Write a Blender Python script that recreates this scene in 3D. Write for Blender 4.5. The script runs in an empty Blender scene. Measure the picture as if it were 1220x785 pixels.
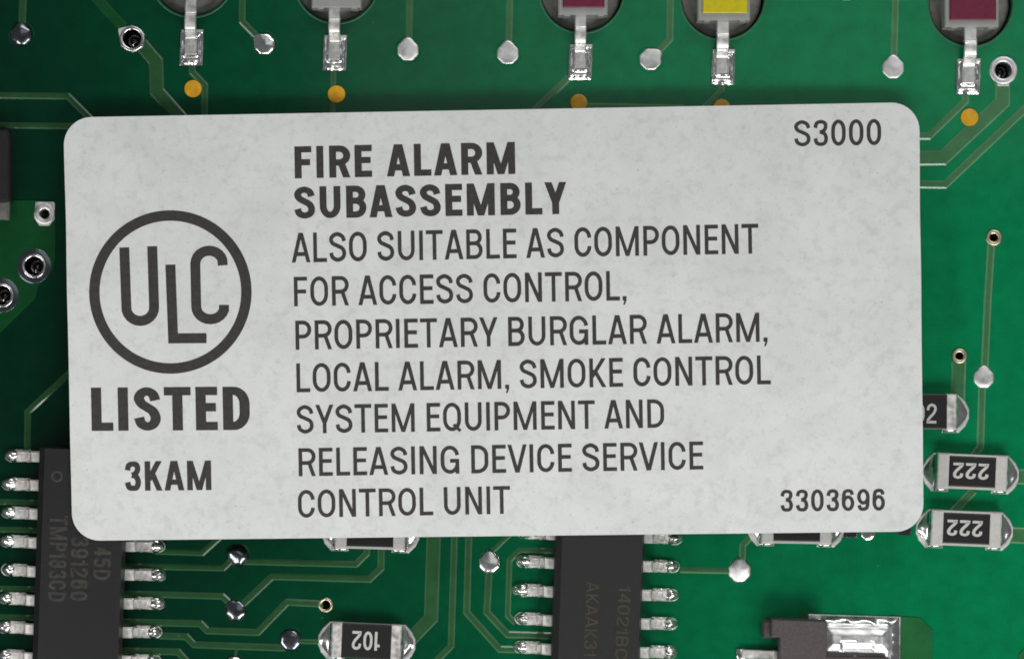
import bpy, bmesh, math, random
from mathutils import Vector, noise
random.seed(7)
sc = bpy.context.scene
C = sc.collection
PI = math.pi
# one Blender unit is one millimetre of the real board
sc.unit_settings.system = 'METRIC'
sc.unit_settings.scale_length = 0.001

# ------------------------------------------------------------------ camera
S = 26.8                      # photograph pixels per millimetre at board level
W_MM = 1220.0 / S
DIST = 140.0                  # lens height over the board
FX, FY = (600 - 610) / S, (392.5 - 480) / S      # point of the board straight under the lens
cam = bpy.data.objects.new('camera', bpy.data.cameras.new('camera'))
C.objects.link(cam)
cam.location = (FX, FY, DIST)
cam.rotation_euler = (0, 0, 0)
cam.data.sensor_width = 36
cam.data.lens = 36 * DIST / W_MM
cam.data.shift_x = -FX / W_MM
cam.data.shift_y = -FY / W_MM
cam.data.clip_start = 1
cam.data.clip_end = 2000
sc.camera = cam

# ------------------------------------------------------------------ world and lamps (indoor, soft)
wd = bpy.data.worlds.new('World'); sc.world = wd; wd.use_nodes = True
bg = wd.node_tree.nodes['Background']
bg.inputs[0].default_value = (0.93, 0.97, 1.0, 1); bg.inputs[1].default_value = 0.11


def area_lamp(name, loc, aim, sx, sy, radiance, col):
    l = bpy.data.lights.new(name, 'AREA'); l.shape = 'RECTANGLE'; l.size = sx; l.size_y = sy
    l.energy = radiance * PI * sx * sy; l.color = col
    o = bpy.data.objects.new(name, l); C.objects.link(o)
    o.location = loc
    o.rotation_euler = (Vector(aim) - Vector(loc)).to_track_quat('-Z', 'Y').to_euler()
    return o


area_lamp('south_softbox', (43, -95, 82), (0, -5, 0), 105, 30, 11.2, (1.0, 0.99, 0.97))  # added softbox out of frame, set close to brighten the label's lower side
area_lamp('veil_panel', (95, 122, 300), (95, 122, 0), 240, 180, 0.48, (0.98, 1.0, 0.99))  # unseen panel added overhead so the glossy board mirrors a pale veil
area_lamp('corner_light', (110, 250, 200), (0, 0, 0), 250, 45, 7.0, (1.0, 1.0, 0.99))
area_lamp('side_light', (-70, -58, 66), (-12, -6, 0), 70, 20, 8.5, (1.0, 0.98, 0.96))
sc.view_settings.view_transform = 'Standard'
sc.view_settings.look = 'None'
sc.view_settings.exposure = 0.0
sc.view_settings.gamma = 1.0
sc.cycles.use_denoising = True
sc.cycles.filter_width = 1.75
sc.cycles.max_bounces = 8


# ------------------------------------------------------------------ placing
def P(px, py, z=0.0):
    """Where the photograph's pixel meets the level z above the board (mm)."""
    x0, y0 = (px - 610) / S, (392.5 - py) / S
    f = (DIST - z) / DIST
    return Vector((FX + (x0 - FX) * f, FY + (y0 - FY) * f, z))


def XY(px, py, z=0.0):
    p = P(px, py, z); return (p.x, p.y)


# ------------------------------------------------------------------ materials
def lin(c):
    c /= 255.0
    return c / 12.92 if c <= 0.04045 else ((c + 0.055) / 1.055) ** 2.4


def rgb(r, g, b): return (lin(r), lin(g), lin(b), 1)


def new_mat(name, base=(0.5, 0.5, 0.5, 1), rough=0.5, metal=0.0, spec=0.5):
    m = bpy.data.materials.new(name); m.use_nodes = True
    nt = m.node_tree; b = nt.nodes['Principled BSDF']
    b.inputs['Base Color'].default_value = base
    b.inputs['Roughness'].default_value = rough
    b.inputs['Metallic'].default_value = metal
    b.inputs['Specular IOR Level'].default_value = spec
    return m, nt, b


def nd(nt, typ, **kw):
    n = nt.nodes.new(typ)
    for k, v in kw.items(): setattr(n, k, v)
    return n


def noise_tex(nt, scale, detail=3, rough=0.5, coord=None):
    n = nd(nt, 'ShaderNodeTexNoise')
    n.inputs['Scale'].default_value = scale; n.inputs['Detail'].default_value = detail
    n.inputs['Roughness'].default_value = rough
    tc = coord or nd(nt, 'ShaderNodeTexCoord')
    nt.links.new(tc.outputs['Object'], n.inputs['Vector'])
    return n


def ramp(nt, src, stops):
    r = nd(nt, 'ShaderNodeValToRGB')
    e = r.color_ramp.elements
    e[0].position, e[0].color = stops[0][0], stops[0][1]
    e[1].position, e[1].color = stops[1][0], stops[1][1]
    for p, c in stops[2:]:
        x = e.new(p); x.color = c
    nt.links.new(src, r.inputs[0])
    return r


def bump(nt, b, src, strength, dist):
    n = nd(nt, 'ShaderNodeBump'); n.inputs['Strength'].default_value = strength; n.inputs['Distance'].default_value = dist
    nt.links.new(src, n.inputs['Height']); nt.links.new(n.outputs[0], b.inputs['Normal'])
    return n


def mix(nt, typ, fac, a, b_):
    n = nd(nt, 'ShaderNodeMix', data_type='RGBA', blend_type=typ)
    for sock, v in ((n.inputs[0], fac), (n.inputs[6], a), (n.inputs[7], b_)):
        if hasattr(v, 'links') or isinstance(v, bpy.types.NodeSocket): nt.links.new(v, sock)
        else: sock.default_value = v
    return n.outputs[2]


def mask_mat(name, dark, light, rough, spec=0.28):
    """Green solder resist; its base colour runs unevenly from dark at left to paler at upper right."""
    m, nt, b = new_mat(name, rough=rough, spec=spec)
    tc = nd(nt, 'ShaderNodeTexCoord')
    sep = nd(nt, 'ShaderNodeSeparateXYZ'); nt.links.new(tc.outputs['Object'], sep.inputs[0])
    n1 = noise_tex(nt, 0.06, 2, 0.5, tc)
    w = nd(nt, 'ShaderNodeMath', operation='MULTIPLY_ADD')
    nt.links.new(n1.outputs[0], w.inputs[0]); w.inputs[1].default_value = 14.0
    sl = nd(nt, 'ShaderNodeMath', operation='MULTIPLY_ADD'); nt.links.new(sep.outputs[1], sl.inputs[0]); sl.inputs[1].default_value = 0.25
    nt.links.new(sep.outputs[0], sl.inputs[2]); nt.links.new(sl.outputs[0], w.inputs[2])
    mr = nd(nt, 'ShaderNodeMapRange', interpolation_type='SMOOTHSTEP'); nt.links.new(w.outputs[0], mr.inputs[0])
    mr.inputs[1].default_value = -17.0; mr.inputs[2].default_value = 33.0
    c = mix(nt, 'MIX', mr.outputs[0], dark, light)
    n2 = noise_tex(nt, 1.1, 4, 0.6, tc)
    r2 = ramp(nt, n2.outputs[0], [(0.3, (0.86, 0.86, 0.86, 1)), (0.7, (1.12, 1.12, 1.12, 1))])
    c = mix(nt, 'MULTIPLY', 1.0, c, r2.outputs[0])
    # woven glass cloth under the resist
    n3 = nd(nt, 'ShaderNodeTexWave', wave_type='BANDS', bands_direction='X'); n3.inputs['Scale'].default_value = 1.6
    n4 = nd(nt, 'ShaderNodeTexWave', wave_type='BANDS', bands_direction='Y'); n4.inputs['Scale'].default_value = 1.6
    for n in (n3, n4):
        nt.links.new(tc.outputs['Object'], n.inputs['Vector']); n.inputs['Distortion'].default_value = 0.8
    r3 = ramp(nt, n3.outputs['Fac'], [(0, (0.99, 0.99, 0.99, 1)), (1, (1.01, 1.01, 1.01, 1))])
    r4 = ramp(nt, n4.outputs['Fac'], [(0, (0.99, 0.99, 0.99, 1)), (1, (1.01, 1.01, 1.01, 1))])
    c = mix(nt, 'MULTIPLY', 1.0, c, r3.outputs[0]); c = mix(nt, 'MULTIPLY', 1.0, c, r4.outputs[0])
    # specks of dust
    v = nd(nt, 'ShaderNodeTexVoronoi', feature='F1'); v.inputs['Scale'].default_value = 0.55
    nt.links.new(tc.outputs['Object'], v.inputs['Vector'])
    rd = ramp(nt, v.outputs['Distance'], [(0.0, (0.5, 0.5, 0.5, 1)), (0.035, (0, 0, 0, 1))])
    c = mix(nt, 'MIX', rd.outputs[0], c, (0.12, 0.2, 0.15, 1))
    nt.links.new(c, b.inputs['Base Color'])
    n5 = noise_tex(nt, 0.9, 2, 0.5, tc)
    bump(nt, b, n5.outputs[0], 0.12, 0.03)
    rr = nd(nt, 'ShaderNodeMapRange'); nt.links.new(n2.outputs[0], rr.inputs[0])
    rr.inputs[3].default_value = rough * 0.8; rr.inputs[4].default_value = rough * 1.25
    nt.links.new(rr.outputs[0], b.inputs['Roughness'])
    return m


M = {}
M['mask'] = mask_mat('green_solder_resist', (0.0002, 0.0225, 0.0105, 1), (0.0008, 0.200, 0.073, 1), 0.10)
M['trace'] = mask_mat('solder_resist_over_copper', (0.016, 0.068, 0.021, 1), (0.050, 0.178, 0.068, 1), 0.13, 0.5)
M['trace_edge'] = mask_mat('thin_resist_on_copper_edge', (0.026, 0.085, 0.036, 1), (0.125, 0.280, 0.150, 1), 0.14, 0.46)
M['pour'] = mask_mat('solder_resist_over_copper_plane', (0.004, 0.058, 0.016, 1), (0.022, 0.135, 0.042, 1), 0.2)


def metal(name, col, rough, bscale, bstr, rvar=0.3):
    m, nt, b = new_mat(name, col, rough, 1.0)
    tc = nd(nt, 'ShaderNodeTexCoord')
    n = noise_tex(nt, bscale, 4, 0.6, tc)
    rr = nd(nt, 'ShaderNodeMapRange'); nt.links.new(n.outputs[0], rr.inputs[0])
    rr.inputs[1].default_value = 0.3; rr.inputs[2].default_value = 0.7
    rr.inputs[3].default_value = rough * (1 - rvar); rr.inputs[4].default_value = rough * (1 + rvar)
    nt.links.new(rr.outputs[0], b.inputs['Roughness'])
    cr = ramp(nt, n.outputs[0], [(0.3, tuple(c * 0.86 for c in col[:3]) + (1,)), (0.65, col)])
    nt.links.new(cr.outputs[0], b.inputs['Base Color'])
    n2 = noise_tex(nt, bscale * 0.6, 3, 0.5, tc)
    bump(nt, b, n2.outputs[0], bstr, 0.08)
    return m


M['tin'] = metal('tinned_pad', (0.95, 0.94, 0.94, 1), 0.48, 2.0, 0.10)
M['solder'] = metal('solder', (0.95, 0.94, 0.93, 1), 0.20, 2.0, 0.12)
M['lead'] = metal('tinned_lead', (0.97, 0.95, 0.915, 1), 0.46, 3.0, 0.08)
M['steel'] = metal('plated_lead', (0.90, 0.89, 0.87, 1), 0.46, 3.0, 0.10)
M['cap'] = metal('resistor_terminal', (0.86, 0.84, 0.81, 1), 0.55, 4.0, 0.35)
M['pin'] = metal('dark_pin', (0.06, 0.06, 0.062, 1), 0.35, 4.0, 0.8)


def plastic(name, col, rough, scale=14, amount=0.15, bstr=0.25, spec=0.5):
    m, nt, b = new_mat(name, col, rough, 0, spec)
    tc = nd(nt, 'ShaderNodeTexCoord')
    n = noise_tex(nt, scale, 4, 0.65, tc)
    lo = tuple(c * (1 - amount) for c in col[:3]) + (1,); hi = tuple(c * (1 + amount) for c in col[:3]) + (1,)
    r = ramp(nt, n.outputs[0], [(0.3, lo), (0.7, hi)])
    nt.links.new(r.outputs[0], b.inputs['Base Color'])
    bump(nt, b, n.outputs[0], bstr, 0.02)
    return m


M['chip'] = plastic('black_epoxy', (0.0115, 0.0115, 0.0130, 1), 0.42, 22, 0.3, 0.6)
M['chip2'] = plastic('charcoal_epoxy', (0.0165, 0.0165, 0.0165, 1), 0.45, 22, 0.25, 0.6)
M['greybody'] = plastic('grey_epoxy', (0.085, 0.072, 0.072, 1), 0.5, 12, 0.25, 0.5)
M['glaze'] = plastic('black_glaze', (0.016, 0.0145, 0.015, 1), 0.38, 18, 0.2, 0.25)
M['ceramic'] = plastic('alumina', (0.55, 0.54, 0.51, 1), 0.5, 10, 0.08, 0.2)
m, nt, b = new_mat('worn_laser_mark', rough=0.75, spec=0.2)
tc = nd(nt, 'ShaderNodeTexCoord')
n1 = noise_tex(nt, 3.5, 6, 0.75, tc)
r1 = ramp(nt, n1.outputs[0], [(0.28, (0.030, 0.029, 0.026, 1)), (0.68, (0.074, 0.070, 0.061, 1))])
nt.links.new(r1.outputs[0], b.inputs['Base Color'])
M['chip_ink'] = m
m, nt, b = new_mat('faint_worn_laser_mark', rough=0.75, spec=0.2)
tc = nd(nt, 'ShaderNodeTexCoord')
n1 = noise_tex(nt, 3.5, 6, 0.75, tc)
r1 = ramp(nt, n1.outputs[0], [(0.28, (0.048, 0.044, 0.034, 1)), (0.66, (0.076, 0.068, 0.051, 1))])
nt.links.new(r1.outputs[0], b.inputs['Base Color'])
M['chip_ink2'] = m
M['white_ink'] = plastic('white_marking_ink', (0.58, 0.57, 0.54, 1), 0.6, 20, 0.1, 0.1, 0.3)
M['red_led'] = plastic('maroon_resin', (0.155, 0.012, 0.040, 1), 0.35, 3, 0.18, 0.2)
M['yellow_led'] = plastic('yellow_resin', (0.62, 0.53, 0.004, 1), 0.35, 3, 0.10, 0.2)
M['led_grey'] = plastic('grey_led_lens', (0.17, 0.168, 0.15, 1), 0.35, 2.0, 0.3, 0.3)
M['dot'] = plastic('orange_test_dot', (0.68, 0.35, 0.014, 1), 0.3, 2.2, 0.24, 0.4)
M['terminal'] = plastic('matt_terminal', (0.58, 0.565, 0.54, 1), 0.45, 6, 0.10, 0.3)
M['tab'] = metal('bright_tinned_tab', (0.97, 0.965, 0.96, 1), 0.42, 2.0, 0.15)
M['gold'] = metal('dull_gold_ring', (0.80, 0.70, 0.50, 1), 0.35, 3.0, 0.1)
M['darkened'] = metal('dark_metal_painted_shade', (0.20, 0.215, 0.24, 1), 0.20, 2.0, 0.2)  # dark reflection and shade of pads put into the base colour; collars truly dark
M['laminate'] = plastic('cut_laminate', (0.03, 0.17, 0.085, 1), 0.35, 6, 0.2, 0.2)
M['black'] = plastic('black_table', (0.012, 0.012, 0.013, 1), 0.6, 1, 0.2, 0.1)
# clear grey frame of the indicator lights
m, nt, b = new_mat('frosted_clear_resin', (0.50, 0.52, 0.485, 1), 0.2)
b.inputs['Transmission Weight'].default_value = 0.35; b.inputs['IOR'].default_value = 1.45
M['frost'] = m

# label stock: matt paper with cloudy fibres, grey smudges and specks
m, nt, b = new_mat('label_paper', rough=0.62, spec=0.3)
tc = nd(nt, 'ShaderNodeTexCoord')
n1 = noise_tex(nt, 0.45, 5, 0.62, tc)
r1 = ramp(nt, n1.outputs[0], [(0.30, (0.895, 0.90, 0.895, 1)), (0.62, (1, 1, 1, 1))])
n2 = noise_tex(nt, 2.2, 4, 0.6, tc)
r2 = ramp(nt, n2.outputs[0], [(0.30, (0.885, 0.885, 0.89, 1)), (0.50, (1, 1, 1, 1))])
n3 = noise_tex(nt, 7.5, 2, 0.5, tc)
r3 = ramp(nt, n3.outputs[0], [(0.22, (0.80, 0.80, 0.80, 1)), (0.36, (1, 1, 1, 1))])
c = mix(nt, 'MULTIPLY', 1.0, (0.845, 0.86, 0.85, 1), r1.outputs[0])
c = mix(nt, 'MULTIPLY', 1.0, c, r2.outputs[0]); c = mix(nt, 'MULTIPLY', 1.0, c, r3.outputs[0])
nt.links.new(c, b.inputs['Base Color'])
nf = noise_tex(nt, 16, 3, 0.7, tc)
rf = ramp(nt, nf.outputs[0], [(0.3, (0.955, 0.955, 0.955, 1)), (0.7, (1, 1, 1, 1))])
c = mix(nt, 'MULTIPLY', 1.0, c, rf.outputs[0]); nt.links.new(c, b.inputs['Base Color'])
n4 = noise_tex(nt, 11, 4, 0.65, tc); bump(nt, b, n4.outputs[0], 0.25, 0.03)
M['paper'] = m
m, nt, b = new_mat('black_print', rough=0.6, spec=0.3)
tc = nd(nt, 'ShaderNodeTexCoord')
n1 = noise_tex(nt, 5.0, 4, 0.7, tc)
r1 = ramp(nt, n1.outputs[0], [(0.3, (0.040, 0.037, 0.037, 1)), (0.7, (0.066, 0.062, 0.061, 1))])
nt.links.new(r1.outputs[0], b.inputs['Base Color'])
M['print'] = m


# ------------------------------------------------------------------ mesh helpers
class MB:
    def __init__(self): self.v = []; self.f = []

    def add(self, vs, fs):
        o = len(self.v); self.v += [tuple(p) for p in vs]; self.f += [tuple(i + o for i in f) for f in fs]

    def box(self, x0, x1, y0, y1, z0, z1, bev=0.0, drop=None):
        """A block whose upper edges are chamfered by bev (bev wide, drop high)."""
        if bev <= 0:
            self.add([(x0, y0, z0), (x1, y0, z0), (x1, y1, z0), (x0, y1, z0), (x0, y0, z1), (x1, y0, z1), (x1, y1, z1), (x0, y1, z1)],
                     [(0, 3, 2, 1), (4, 5, 6, 7), (0, 1, 5, 4), (1, 2, 6, 5), (2, 3, 7, 6), (3, 0, 4, 7)])
        else:
            self.prism([(x0, y0), (x1, y0), (x1, y1), (x0, y1)], z0, z1, bev, drop)

    def prism(self, poly, z0, z1, bev=0.0, drop=None):
        n = len(poly)
        if sum(poly[i][0] * poly[(i + 1) % n][1] - poly[(i + 1) % n][0] * poly[i][1] for i in range(n)) < 0:
            poly = poly[::-1]
        rings = [[(x, y, z0) for x, y in poly]]
        if bev > 0:
            d = drop if drop is not None else bev
            rings.append([(x, y, z1 - d) for x, y in poly])
            rings.append([(x, y, z1) for x, y in inset(poly, bev)])
        else:
            rings.append([(x, y, z1) for x, y in poly])
        vs = [p for r in rings for p in r]; fs = []
        for k in range(len(rings) - 1):
            for i in range(n):
                j = (i + 1) % n
                fs.append((k * n + i, k * n + j, (k + 1) * n + j, (k + 1) * n + i))
        fs.append(tuple((len(rings) - 1) * n + i for i in range(n)))
        fs.append(tuple(reversed(range(n))))
        self.add(vs, fs)

    def lathe(self, prof, n=28, c=(0, 0), sx=1, sy=1):
        """Profile of (radius, z), from the outside in or downwards."""
        vs = []; fs = []
        for r, z in prof:
            for i in range(n):
                a = 2 * PI * i / n
                vs.append((c[0] + r * sx * math.cos(a), c[1] + r * sy * math.sin(a), z))
        for k in range(len(prof) - 1):
            for i in range(n):
                j = (i + 1) % n
                fs.append((k * n + i, k * n + j, (k + 1) * n + j, (k + 1) * n + i))
        self.add(vs, fs)
        return self

    def strip(self, path, w, th):
        """A flat metal strip: path of (y, z) going away from the body along -y, width w in x, thickness th; rounded side edges."""
        n = len(path)
        rows = []
        for i, (y, z) in enumerate(path):
            a = path[max(i - 1, 0)]; b_ = path[min(i + 1, n - 1)]
            dy, dz = b_[0] - a[0], b_[1] - a[1]; L = math.hypot(dy, dz) or 1
            ny, nz = dz / L, -dy / L
            if nz < 0: ny, nz = -ny, -nz
            t = th / 2; e = min(w * 0.12, th * 0.4)
            prof = [(-w / 2, -t), (-w / 2, t - e), (-w / 2 + e, t), (w / 2 - e, t), (w / 2, t - e), (w / 2, -t)]
            rows.append([(px, y + ny * q, z + nz * q) for px, q in prof])
        m_ = 6
        vs = [p for r in rows for p in r]; fs = []
        for k in range(n - 1):
            for i in range(m_):
                j = (i + 1) % m_
                fs.append((k * m_ + i, k * m_ + j, (k + 1) * m_ + j, (k + 1) * m_ + i))
        fs.append(tuple(range(m_))); fs.append(tuple((n - 1) * m_ + i for i in reversed(range(m_))))
        self.add(vs, fs)

    def mesh(self, name, mat, smooth=False, sharp=40):
        me = bpy.data.meshes.new(name)
        me.from_pydata(self.v, [], self.f); me.update()
        bm = bmesh.new(); bm.from_mesh(me)
        bmesh.ops.recalc_face_normals(bm, faces=bm.faces)
        bm.to_mesh(me); bm.free()
        me.materials.append(mat)
        if smooth:
            for p in me.polygons: p.use_smooth = True
            me.set_sharp_from_angle(angle=math.radians(sharp))
        return me

    def build(self, name, mat, parent=None, smooth=False, sharp=40):
        o = bpy.data.objects.new(name, self.mesh(name, mat, smooth, sharp))
        C.objects.link(o)
        if parent: o.parent = parent
        return o


def inset(poly, d):
    n = len(poly); out = []
    for i in range(n):
        p0, p1, p2 = Vector(poly[i - 1]), Vector(poly[i]), Vector(poly[(i + 1) % n])
        d1 = (p1 - p0).normalized(); d2 = (p2 - p1).normalized()
        n1 = Vector((-d1.y, d1.x)); n2 = Vector((-d2.y, d2.x))
        b_ = (n1 + n2)
        if b_.length < 1e-6: b_ = n1.copy()
        b_.normalize()
        q = p1 + b_ * (d / max(b_.dot(n1), 0.35))
        out.append((q.x, q.y))
    return out


def offset_line(pts, d, closed=False):
    """The polyline pts moved d to its left, mitred."""
    n = len(pts); out = []
    for i in range(n):
        p = Vector(pts[i][:2])
        a = Vector(pts[i - 1][:2]) if (closed or i > 0) else None
        c_ = Vector(pts[(i + 1) % n][:2]) if (closed or i < n - 1) else None
        if a is None: t = (c_ - p).normalized(); nn = Vector((-t.y, t.x)); k = 1
        elif c_ is None: t = (p - a).normalized(); nn = Vector((-t.y, t.x)); k = 1
        else:
            t1 = (p - a).normalized(); t2 = (c_ - p).normalized()
            n1 = Vector((-t1.y, t1.x)); n2 = Vector((-t2.y, t2.x))
            nn = n1 + n2
            if nn.length < 1e-6: nn = n1.copy()
            nn.normalize(); k = 1 / max(nn.dot(n1), 0.4)
        q = p + nn * d * k
        out.append((q.x, q.y))
    return out


def empty(name, loc, rz=0.0, label=None, cat=None, group=None):
    o = bpy.data.objects.new(name, None); C.objects.link(o)
    o.empty_display_size = 0.5
    o.location = loc; o.rotation_euler = (0, 0, rz)
    if label: o['label'] = label
    if cat: o['category'] = cat
    if group: o['group'] = group
    return o


def copy_tree(o, parent=None):
    c = o.copy(); C.objects.link(c)
    if parent: c.parent = parent
    for ch in list(o.children):
        if not ch.name.startswith('printed'): copy_tree(ch, c)
    return c


ROT = math.radians(-2.0)      # the board lies turned a little clockwise in the picture

# ------------------------------------------------------------------ the surface under the board
tb = MB(); tb.box(-60, 60, -50, 50, -4.0, -1.62)
o = tb.build('tabletop', M['black']); o['kind'] = 'structure'

# ------------------------------------------------------------------ the circuit board, with real holes
LEDS = [(229, -30), (401, -22.5), (693, -11), (861, -3), (1156.5, 5)]
LED_R = 50 / S
VIAS = [  # x, y, hole radius, ring radius (pixels), inside
    (157.5, 46.5, 11.2, 15.5, 'pin'), (1195.3, 84, 10.3, 17.0, 'pin'), (53, 255, 6.2, 13.0, ''),
    (40.7, 317, 11.5, 15.0, 'pin'), (2, 352, 11.5, 15.0, 'pin'),
    (388, 720.3, 5.6, 9.2, ''), (1184, 283.2, 5.0, 10.0, ''), (1143, 424, 4.8, 9.4, '')]
cu = bpy.data.curves.new('circuit_board', 'CURVE'); cu.dimensions = '2D'; cu.fill_mode = 'BOTH'; cu.extrude = 0.8


def ring_spline(pts):
    s = cu.splines.new('POLY'); s.points.add(len(pts) - 1); s.use_cyclic_u = True
    for p, q in zip(s.points, pts): p.co = (q[0], q[1], 0, 1)


x0, y1 = XY(-170, -170); x1, y0 = XY(1390, 955)
ring_spline([(x0, y0), (x1, y0), (x1, y1), (x0, y1)])
for (a, b_) in LEDS:
    c_ = XY(a, b_); ring_spline([(c_[0] + LED_R * math.cos(t * PI / 36), c_[1] + LED_R * math.sin(t * PI / 36)) for t in range(72)])
for (a, b_, r, R, k) in VIAS:
    c_ = XY(a, b_); q = (r + 0.8) / S
    ring_spline([(c_[0] + q * math.cos(t * PI / 14), c_[1] + q * math.sin(t * PI / 14)) for t in range(28)])
tmp = bpy.data.objects.new('tmp', cu); C.objects.link(tmp); tmp.location.z = -0.8
bpy.context.view_layer.update()
me = bpy.data.meshes.new_from_object(tmp.evaluated_get(bpy.context.evaluated_depsgraph_get()))
me.name = 'circuit_board'
for v in me.vertices: v.co.z -= 0.8
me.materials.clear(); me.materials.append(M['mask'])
bpy.data.objects.remove(tmp)
board = bpy.data.objects.new('circuit_board', me); C.objects.link(board)
board['label'] = 'green printed circuit board under the white label and every component'
board['category'] = 'circuit board'


def trace(pts, w, mat='trace', h=0.042):
    p = [XY(*q) for q in pts]
    if (Vector(p[0]) - Vector(p[-1])).length < 0.01: return
    hw = (w - 1.6) / S / 2
    mb = MB(); L = []
    prof = [(hw + 0.048, -0.01), (hw - 0.042, h)]
    prof = prof + [(-d, z) for d, z in reversed(prof)]
    for d, z in prof: L.append(offset_line(p, d))
    n = len(p); q = len(prof)
    vs = [(x, y, prof[k][1]) for k in range(q) for x, y in L[k]]
    fs = []
    for k in range(q - 1):
        for i in range(n - 1):
            fs.append((k * n + i, k * n + i + 1, (k + 1) * n + i + 1, (k + 1) * n + i))
    fs.append(tuple(k * n for k in range(q))); fs.append(tuple(k * n + n - 1 for k in reversed(range(q))))
    mb.add(vs, fs)
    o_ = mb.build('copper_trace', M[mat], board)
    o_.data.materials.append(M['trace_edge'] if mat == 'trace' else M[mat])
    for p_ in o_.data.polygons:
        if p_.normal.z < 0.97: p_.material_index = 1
    return o_


TR = [
    ([(-40, 113.5), (81, 115), (130, 164)], 8), ([(-40, 149), (110, 151)], 7.5),
    ([(28, -20), (26, 42)], 9),
    ([(168, 53), (186, 74), (187, 109), (232, 160)], 17),
    ([(229, 78), (229, 86), (244, 102), (243.5, 150)], 8),
    ([(289, -20), (288.5, 26), (310, 48)], 8),
    ([(397.5, 80), (396, 150)], 7), ([(488.5, -20), (487, 50)], 8), ([(608, -20), (606, 55)], 8),
    ([(678, 92), (630, 139)], 9), ([(690, 127), (815, 129.5)], 9),
    ([(799, -20), (798, 47), (780, 66)], 8.5), ([(860, 100), (859.5, 108.5), (830, 138)], 8),
    ([(1067.5, -20), (1065, 70)], 8), ([(1150, 112), (1150, 121), (1107, 162.5), (1080, 162.5)], 8.5),
    ([(1194.5, 96), (1194.5, 122), (1123.5, 188.3), (1080, 188.8)], 17.5),
    ([(1250, 103), (1126, 220.2), (1080, 219.6)], 9.5),
    ([(1181, 290), (1176.5, 361), (1173, 440)], 9), ([(1170, 460), (1168, 532), (1156, 548)], 9),
    ([(1142.5, 430), (1141, 480)], 17), ([(1205, 567.5), (1260, 569)], 18), ([(1200, 637), (1260, 640)], 19),
    ([(1160, 584), (1133, 612)], 10),
    ([(-30, 597), (60, 599)], 7), ([(-30, 630), (60, 632)], 7), ([(-30, 700), (60, 702)], 7), ([(-30, 734), (60, 736)], 7),
    ([(185, 656.5), (241, 658.5), (268, 634)], 7.5), ([(120, 673.5), (266, 676.5), (279, 664)], 7.5),
    ([(290, 668.5), (424, 672), (437, 659), (437.5, 632)], 8), ([(120, 706), (265, 710), (277, 721)], 8),
    ([(286, 722.5), (324, 686.5), (440, 689.7), (454, 676.5), (454.5, 632)], 8.5),
    ([(120, 740), (239, 742.5), (247, 751), (307, 753), (342, 717), (385, 719)], 8.5),
    ([(190, 757), (222, 758), (231, 767.5), (340, 771.5)], 8.5), ([(120, 774.5), (212, 776), (240, 806)], 8.5),
    ([(352, 763.5), (386, 764.5)], 6), ([(282, 770), (279, 790)], 3.5),
    ([(517.5, 620), (513.5, 736), (486, 764)], 17), ([(542, 620), (537.5, 769), (515, 792)], 8),
    ([(559, 620), (556, 729), (595.5, 773), (620, 773.5)], 8.5), ([(583, 675), (580, 729), (605, 755.5), (690, 758)], 8.5),
    ([(583, 660), (612, 632)], 6), ([(690, 656.5), (619, 655), (607, 667), (605, 733), (614, 742)], 7),
    ([(810, 678.8), (872, 680)], 7), ([(884, 670), (885, 649), (903, 630)], 8),
    ([(90, 438), (33, 490.5), (32.5, 550)], 8),
]
for pts, w in TR: trace(pts, w)
trace([(92, -26), (147, 33)], 13, 'pour', 0.02)


def pour(poly, h=0.04, holes=()):
    """A sheet of copper under the resist, cleared round the holes."""
    c2 = bpy.data.curves.new('pour', 'CURVE'); c2.dimensions = '2D'; c2.fill_mode = 'BOTH'; c2.extrude = h / 2
    rings = [[XY(*q) for q in poly]]
    for (hx, hy, hr) in holes:
        q = XY(hx, hy); rings.append([(q[0] + hr / S * math.cos(k * PI / 16), q[1] + hr / S * math.sin(k * PI / 16)) for k in range(32)])
    for r_ in rings:
        sp = c2.splines.new('POLY'); sp.points.add(len(r_) - 1); sp.use_cyclic_u = True
        for p_, q in zip(sp.points, r_): p_.co = (q[0], q[1], 0, 1)
    ob = bpy.data.objects.new('tmp', c2); C.objects.link(ob); bpy.context.view_layer.update()
    me_ = bpy.data.meshes.new_from_object(ob.evaluated_get(bpy.context.evaluated_depsgraph_get()))
    bpy.data.objects.remove(ob)
    for v in me_.vertices: v.co.z += h / 2
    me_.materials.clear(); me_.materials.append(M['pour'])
    o_ = bpy.data.objects.new('copper_pour', me_); C.objects.link(o_); o_.parent = board
    return o_


pour([(-60, 239), (42, 239), (66, 240), (66, 306), (63, 322), (46, 340), (42, 356), (0, 397), (-60, 450)], 0.04, [(40.7, 317, 19), (2, 352, 20), (53, 255, 9)])
pour([(1060, 733), (1096, 735.5), (1110.5, 750), (1111, 840), (1060, 840)])
pour([(953, 729), (975, 729), (975, 760), (953, 745)])
pour([(1212, 840), (1213, 780), (1222, 770), (1270, 770), (1270, 840)])


for (a, b_) in LEDS:
    mb = MB(); mb.lathe([(LED_R + 0.075, -0.002), (LED_R + 0.06, 0.012), (LED_R + 0.01, 0.006), (LED_R - 0.025, -0.05), (LED_R - 0.025, -1.55)], 72, XY(a, b_))
    mb.build('hole_rim', M['laminate'], board, True, 60)


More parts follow.
